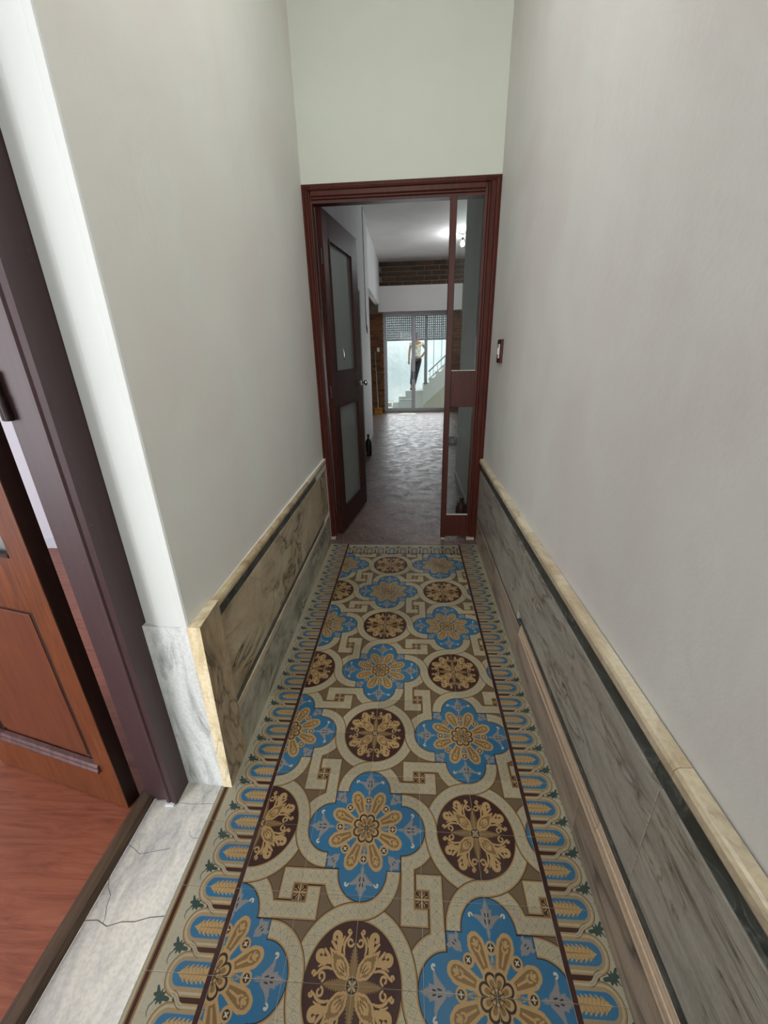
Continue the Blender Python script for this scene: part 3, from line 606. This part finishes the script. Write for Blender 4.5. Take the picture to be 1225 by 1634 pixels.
# patio door
d4 = struct(empty('door_4', (.37, 12.02, 0)))
def pb(x0, x1, z0, z1, y0=-.04, y1=.04): return MB().box(x0-.37, x1-.37, y0, y1, z0, z1)
obj('frame_post', pb(-.61, -.575, 0, 2.76), m_alu, d4, bevel=.003); obj('frame_post', pb(1.325, 1.36, 0, 2.76), m_alu, d4, bevel=.003)
obj('frame_head', pb(-.575, 1.325, 2.71, 2.76), m_alu, d4, bevel=.003); obj('track', pb(-.575, 1.325, 0, .03), m_alu, d4, bevel=.003)
for (a, b, y0, y1) in ((-.575, .28, .005, .035), (.25, 1.325, -.035, -.005)):
    sa = empty('sash', (0, 0, 0), parent=d4)
    obj('stile', pb(a, a+.07, .03, 2.71, y0, y1), m_alu, sa, bevel=.003); obj('stile', pb(b-.07, b, .03, 2.71, y0, y1), m_alu, sa, bevel=.003)
    obj('rail', pb(a+.07, b-.07, .03, .10, y0, y1), m_alu, sa, bevel=.003); obj('rail', pb(a+.07, b-.07, 2.64, 2.71, y0, y1), m_alu, sa, bevel=.003)
    obj('pane', pb(a+.065, b-.065, .095, 2.645, (y0+y1)/2-.002, (y0+y1)/2+.002), m_glass2, sa)
    for hx in ((b-.045,) if a < 0 else (a+.045, b-.035)): obj('handle', pb(hx-.014, hx+.014, .93, 1.16, y0-.012, y0), m_black, sa, bevel=.004)

# ceiling lamp
lp = tag(empty('ceiling_lamp', (1.27, 9.45, ZC)), 'bare lit bulb on a short cord below a grey ceiling rose', 'lamp')
obj('rose', MB().lathe([(.10, 0), (.10, -.012), (.06, -.03), (.01, -.034)], 20), m_alu, lp, smooth=True)
obj('cord', MB().tube([(0, 0, -.03), (0, 0, -.10)], .004, 6), m_black, lp)
obj('socket', MB().lathe([(.008, -.095), (.022, -.10), (.022, -.14), (.016, -.145)], 14), m_black, lp, smooth=True)
mbulb = MT('lit_bulb'); mbulb.b.inputs['Emission Color'].default_value = (.95, .97, 1, 1); mbulb.b.inputs['Emission Strength'].default_value = 60
obj('bulb', MB().lathe([(.014, -.145), (.028, -.165), (.042, -.19), (.045, -.21), (.038, -.235), (.022, -.25), (.002, -.255)], 18), mbulb.m, lp, smooth=True)
pl = bpy.data.lights.new('bulb_light', 'POINT'); pl.energy = 26; pl.color = (.93, .96, 1); pl.shadow_soft_size = .06
po = bpy.data.objects.new('bulb_light', pl); COL.objects.link(po); po.location = (1.27, 9.45, ZC-.34)

# ------------------------------------------------------------------ loose things
bt = tag(empty('bottle', (-.556, 6.30, 0)), 'black bottle standing on the floor against the left passage wall', 'bottle')
obj('body', MB().lathe([(.045, 0), (.054, .006), (.055, .22), (.050, .25), (.030, .285), (.019, .30), (.018, .335)], 20), plain('black_bottle_glass', '0d0c0e', .2), bt, smooth=True)
obj('cap', MB().lathe([(.021, .335), (.021, .37), (.016, .373)], 16), m_black, bt, smooth=True)
bt = tag(empty('bottle', (.712, 3.50, 0)), 'squat dark red bottle on the floor behind the sidelight glass', 'bottle')
obj('body', MB().lathe([(.050, 0), (.060, .008), (.062, .085), (.056, .11), (.036, .14), (.020, .152), (.018, .175)], 22), plain('dark_red_bottle_glass', '4a1c20', .12), bt, smooth=True)
obj('cap', MB().lathe([(.024, .175), (.024, .203), (.019, .206)], 16), m_black, bt, smooth=True)
obj('handle', MB().tube([(-.02, 0, .165), (-.038, 0, .168), (-.044, 0, .15), (-.038, 0, .135)], .005), m_black, bt, smooth=True)
# broom
br = tag(empty('broom', (-.78, 11.55, 0)), 'broom with yellow bristles and green handle leaning on the brick wall', 'broom')
mb = MB()
for i in range(15):
    for j in range(4):
        x = -.10+i*.0143; y = -.03+j*.02; mb.tube([(x*1.15, y*1.5, .002), (x*.95, y, .13)], [.0075, .006], 5)
o = obj('bristles', mb, plain('yellow_bristle', 'c98f2e', .8), br); o['kind'] = 'stuff'
obj('head', MB().box(-.105, .105, -.04, .04, .12, .17), plain('orange_broom_head', 'b06a22', .5), br, bevel=.012)
obj('handle', MB().tube([(0, 0, .16), (-.07, .33, 1.74)], .013, 10), plain('green_handle', '6f9a80', .4), br, smooth=True)
# cloth
def cloth(name, cx, cy_, rx, ry, h, mat, seed, loc_label, cat):
    rnd = random.Random(seed); mb = MB(); n = 26; vs = [(0, 0, h)]; rings = 6
    amp = [rnd.uniform(.75, 1.15) for _ in range(n)]
    for j in range(1, rings+1):
        for i in range(n):
            a = 2*PI*i/n; q = j/rings*amp[i]; z = h*(1-(j/rings)**2)*(.5+.6*abs(math.sin(i*1.7+j))) + .004
            vs.append((rx*q*math.cos(a), ry*q*math.sin(a), z if j < rings else .002))
    fs = [(0, 1+i, 1+(i+1) % n) for i in range(n)]+[(1+(j-1)*n+i, 1+j*n+i, 1+j*n+(i+1) % n, 1+(j-1)*n+(i+1) % n) for j in range(1, rings) for i in range(n)]
    mb.add(vs, fs); o = obj(name, mb, mat, smooth=True, loc=(cx, cy_, 0)); return tag(o, loc_label, cat)
cloth('floor_cloth', .10, 11.40, .29, .22, .025, plain('off_white_cloth', 'd9d4cc', .9), 3, 'white rag spread on the floor in front of the patio door', 'cloth')
cloth('plastic_bag', .98, 7.35, .17, .14, .11, plain('milky_plastic', 'b9b6b2', .3), 5, 'crumpled pale plastic bag on the back room floor seen through the sidelight', 'bag')
# switch on corridor wall
sw = tag(empty('light_switch', (RX(2.48), 2.48, 1.64)), 'white light switch in a brown wooden surround on the right corridor wall', 'switch')
obj('surround', MB().box(-.016, 0, -.062, .062, -.075, .075), m_fwood, sw, bevel=.004)
obj('plate', MB().box(-.020, -.016, -.022, .022, -.045, .045), plain('ivory_plate', 'd6cdbf', .4), sw, bevel=.001)
obj('rocker', MB().box(-.025, -.020, -.010, .010, -.022, .022), plain('white_rocker', 'e0dcd2', .4), sw, bevel=.002)
# cable down passage wall
pts = [(-.646, 7.55, 3.96-.2*i) for i in range(9)]+[(-.64, 7.56, 2.1), (-.63, 7.60, 2.02), (-.635, 7.64, 2.08), (-.642, 7.62, 2.16)]
tag(obj('cable', MB().tube(pts, .007, 6), plain('dark_cable', '44464c', .6)), 'thin dark cable hanging down the left passage wall', 'cable')

# ------------------------------------------------------------------ patio
struct(obj('floor.003', MB().box(-5, 6, 12.15, 18, -.06, -.01), m_patio_floor))
struct(obj('wall_patio', MB().box(-5, 6, 15.0, 15.2, 0, 4.5).box(-2.6, -2.5, 12.15, 15.0, 0, 3.0), m_patio))
ld = tag(obj('ledge', MB().box(-.95, -.47, 13.4, 13.62, -.01, .10), plain('grey_ledge_cement', 'b9b9b4', .8), bevel=.01), 'low pale cement ledge along the patio ground', 'ledge')
stn = tag(empty('stairs', (-.40, 12.9, -.01)), 'white cement stair with a grey bar railing rising to the right in the patio', 'stairs')
m_step = plain('white_cement_step', 'e2e3df', .8)
for (a0, a1, b0, b1) in [(0, .22, 0, .185), (.20, .44, 0, .365), (.42, 1.0, 0, .545)]+[(.98+.21*k, 1.22+.21*k, .40+.19*k, .735+.19*k) for k in range(8)]:
    obj('landing' if a1-a0 > .5 else 'step', MB().box(a0, a1, 0, .85, b0, b1), m_step, stn, bevel=.006)
obj('stringer', MB().prism([(.98, 0), (2.7, 0), (2.7, 2.18), (.98, .62)], -.05, -.001, lambda a, b, t: (a, t, b)), m_step, stn, bevel=.01)
obj('side_wall', MB().prism([(1.0, 0.02), (2.6, 0.02), (2.6, 1.50), (2.4, 1.32), (.98, .09)], -.058, -.0502, lambda a, b, t: (a, t, b)), plain('beige_stair_wall', 'c5c2b2', .9), stn)
rl = empty('stair_railing', (.65, 0, .01), parent=stn)
obj('handrail', MB().tube([(.50, .06, 1.10), (1.9, .06, 2.36)], .02, 8), plain('grey_paint', '8d9698', .5), rl); obj('lower_rail', MB().tube([(.50, .06, .86), (1.9, .06, 2.12)], .014, 8), plain('grey_paint', '8d9698', .5), rl)
for k in range(6): obj('bar', MB().tube([(.55+k*.23, .06, .78+k*.207), (.55+k*.23, .06, 1.145+k*.207)], .009, 6), plain('grey_paint', '8d9698', .5), rl)
obj('upright_post', MB().tube([(0, 0, .74), (0, 0, 3.6)], .05, 12).box(-.07, .07, -.07, .07, .735, .77), plain('grey_pipe_paint', '8b9099', .5), stn, loc=(1.06, .06, .01))
for k, wh in enumerate(('nearest the thick grey stair post', 'second from the thick grey stair post', 'furthest from the thick grey stair post')): tag(obj('upright_bar', MB().tube([(0, 0, .0), (0, 0, 3.2)], .018, 8), plain('pale_grey_bar', 'b4bcc0', .5), loc=(.98+k*.27, 14.3, -.01)), 'slim pale upright bar before the white patio wall, '+wh, 'bar', 'pale upright bars in the patio')
cr = tag(empty('bucket', (.04, 12.62, -.01)), 'white square bucket outside the patio door beside the stair', 'bucket')
obj('body', MB().add([(-.13, -.12, 0), (.13, -.12, 0), (.13, .12, 0), (-.13, .12, 0), (-.17, -.15, .30), (.17, -.15, .30), (.17, .15, .30), (-.17, .15, .30), (-.155, -.135, .29), (.155, -.135, .29), (.155, .135, .29), (-.155, .135, .29), (-.12, -.11, .01), (.12, -.11, .01), (.12, .11, .01), (-.12, .11, .01)],
    [(0, 3, 2, 1), (0, 1, 5, 4), (1, 2, 6, 5), (2, 3, 7, 6), (3, 0, 4, 7), (4, 5, 9, 8), (5, 6, 10, 9), (6, 7, 11, 10), (7, 4, 8, 11), (8, 9, 13, 12), (9, 10, 14, 13), (10, 11, 15, 14), (11, 8, 12, 15), (12, 13, 14, 15)]), plain('white_bucket_plastic', 'dfe3e4', .5), cr)
obj('rim', MB().box(-.18, .18, -.16, -.15, .285, .31).box(-.18, .18, .15, .16, .285, .31).box(-.18, -.17, -.15, .15, .285, .31).box(.17, .18, -.15, .15, .285, .31), plain('grey_rim', 'b4b8ba', .5), cr)
# person on the stair
def skin(name, pts, edges, mat, parent, root=0, sub=2):
    me = bpy.data.meshes.new(name); me.from_pydata([q[:3] for q in pts], edges, []); me.materials.append(mat)
    o = link(name, me, parent); o.modifiers.new('skin', 'SKIN').use_smooth_shade = True
    for i, q in enumerate(pts):
        rr = q[3]; rr = rr if isinstance(rr, tuple) else (rr, rr); me.skin_vertices[0].data[i].radius = rr; me.skin_vertices[0].data[i].use_root = (i == root)
    s = o.modifiers.new('sub', 'SUBSURF'); s.levels = sub; s.render_levels = sub; return o
pe = tag(empty('person', (.37, 13.30, .540)), 'person in a pale yellow and white top and dark jeans standing on the patio stair', 'person')
msk = plain('skin_tone', 'b98c6c', .6); mj = plain('dark_jeans', '2c333a', .8); mtp = MT('yellow_white_top')
mtp.color(mtp.ramp(mtp.noise(mtp.pos(obj=True), 14, 2), [(.48, 'ecebe2'), (.56, 'c9b878')])); mtp.rough(.9)
P = [(0, 0, 1.00, (.13, .09)), (0, 0, 1.18, (.12, .08)), (0, 0, 1.38, (.15, .09)), (0, 0, 1.47, .06), (0, -.01, 1.55, .065), (0, -.02, 1.66, (.082, .095)), (0, -.01, 1.74, .055),
     (.17, 0, 1.42, .05), (.32, -.02, 1.20, .042), (.16, -.075, 1.00, .034), (-.17, 0, 1.42, .05), (-.23, 0, 1.16, .042), (-.24, -.06, .88, .034),
     (.08, 0, .92, .09), (.0, -.02, .50, .058), (-.07, .02, .09, .036), (-.07, 0, .92, .09), (-.12, -.02, .50, .058), (-.16, .0, .09, .036),
     (-.07, -.12, .03, .034), (-.17, -.14, .03, .034)]
E_ = [(0, 1), (1, 2), (2, 3), (3, 4), (4, 5), (5, 6), (2, 7), (7, 8), (8, 9), (2, 10), (10, 11), (11, 12), (0, 13), (13, 14), (14, 15), (0, 16), (16, 17), (17, 18), (15, 19), (18, 20)]
skin('body', P, E_, msk, pe)
skin('jeans', [(0, 0, 1.04, (.155, .12)), (.085, 0, .90, .105), (.0, -.02, .50, .072), (-.07, .02, .14, .055), (-.075, 0, .90, .105), (-.12, -.02, .50, .072), (-.16, .0, .14, .055)], [(0, 1), (1, 2), (2, 3), (0, 4), (4, 5), (5, 6)], mj, pe)
skin('top', [(0, 0, .93, (.165, .135)), (0, 0, 1.06, (.155, .125)), (0, 0, 1.2, (.135, .105)), (0, 0, 1.38, (.165, .11)), (.18, 0, 1.42, .065), (.235, -.01, 1.33, .055), (-.18, 0, 1.42, .065), (-.21, 0, 1.32, .055)], [(0, 1), (1, 2), (2, 3), (3, 4), (4, 5), (3, 6), (6, 7)], mtp.m, pe)
skin('hair', [(0, .02, 1.70, (.09, .10)), (0, .05, 1.60, .075), (0, .06, 1.48, .05)], [(0, 1), (1, 2)], plain('dark_hair', '2a1d17', .7), pe)
for sx_ in (-1, 1): obj('eye', MB().lathe([(.002, -.01), (.010, -.004), (.010, .004), (.002, .01)], 8), m_black, pe, loc=(sx_*.03, -.112, 1.665))
obj('nose', MB().tube([(0, -.11, 1.665), (0, -.128, 1.635)], [.006, .011], 8), msk, pe); obj('mouth', MB().box(-.022, .022, -.112, -.104, 1.602, 1.608), plain('lips', '8a4a40', .6), pe)
for sx_ in (-1, 1): obj('ear', MB().lathe([(.004, -.025), (.016, -.01), (.016, .012), (.006, .025)], 8), msk, pe, loc=(sx_*.088, -.01, 1.655))
def hand(cx, cy_, cz, dx):
    pts = [(cx, cy_, cz, .02), (cx+dx*.03, cy_-.01, cz-.05, (.028, .014))]; ed = [(0, 1)]
    for i, (o_, ll) in enumerate(((-.024, .05), (-.008, .058), (.008, .054), (.022, .042))):
        k = len(pts); pts += [(cx+dx*.03+o_, cy_-.01, cz-.085, .0085), (cx+dx*.03+o_, cy_-.022, cz-.085-ll*.6, .0078), (cx+dx*.03+o_, cy_-.012, cz-.085-ll, .007)]; ed += [(1, k), (k, k+1), (k+1, k+2)]
    k = len(pts); pts += [(cx+dx*.03-.035, cy_-.03, cz-.06, .009), (cx+dx*.03-.038, cy_-.04, cz-.09, .008)]; ed += [(1, k), (k, k+1)]
    return skin('hand', pts, ed, msk, pe, sub=1)
hand(-.24, -.065, .92, 0); hand(.17, -.07, 1.03, -1)
for (x, y) in ((-.07, .02), (-.16, .0)): obj('shoe', MB().add([(x-.045, y+.05, 0), (x+.045, y+.05, 0), (x+.05, y-.16, 0), (x+.02, y-.21, 0), (x-.02, y-.21, 0), (x-.05, y-.16, 0), (x-.035, y+.04, .09), (x+.035, y+.04, .09), (x+.035, y-.12, .06), (x+.012, y-.19, .04), (x-.012, y-.19, .04), (x-.035, y-.12, .06)],
    [(0, 1, 2, 3, 4, 5), (6, 7, 8, 9, 10, 11), (0, 1, 7, 6), (1, 2, 8, 7), (2, 3, 9, 8), (3, 4, 10, 9), (4, 5, 11, 10), (5, 0, 6, 11)]), plain('dark_shoe', '26241f', .6), pe, bevel=.006)
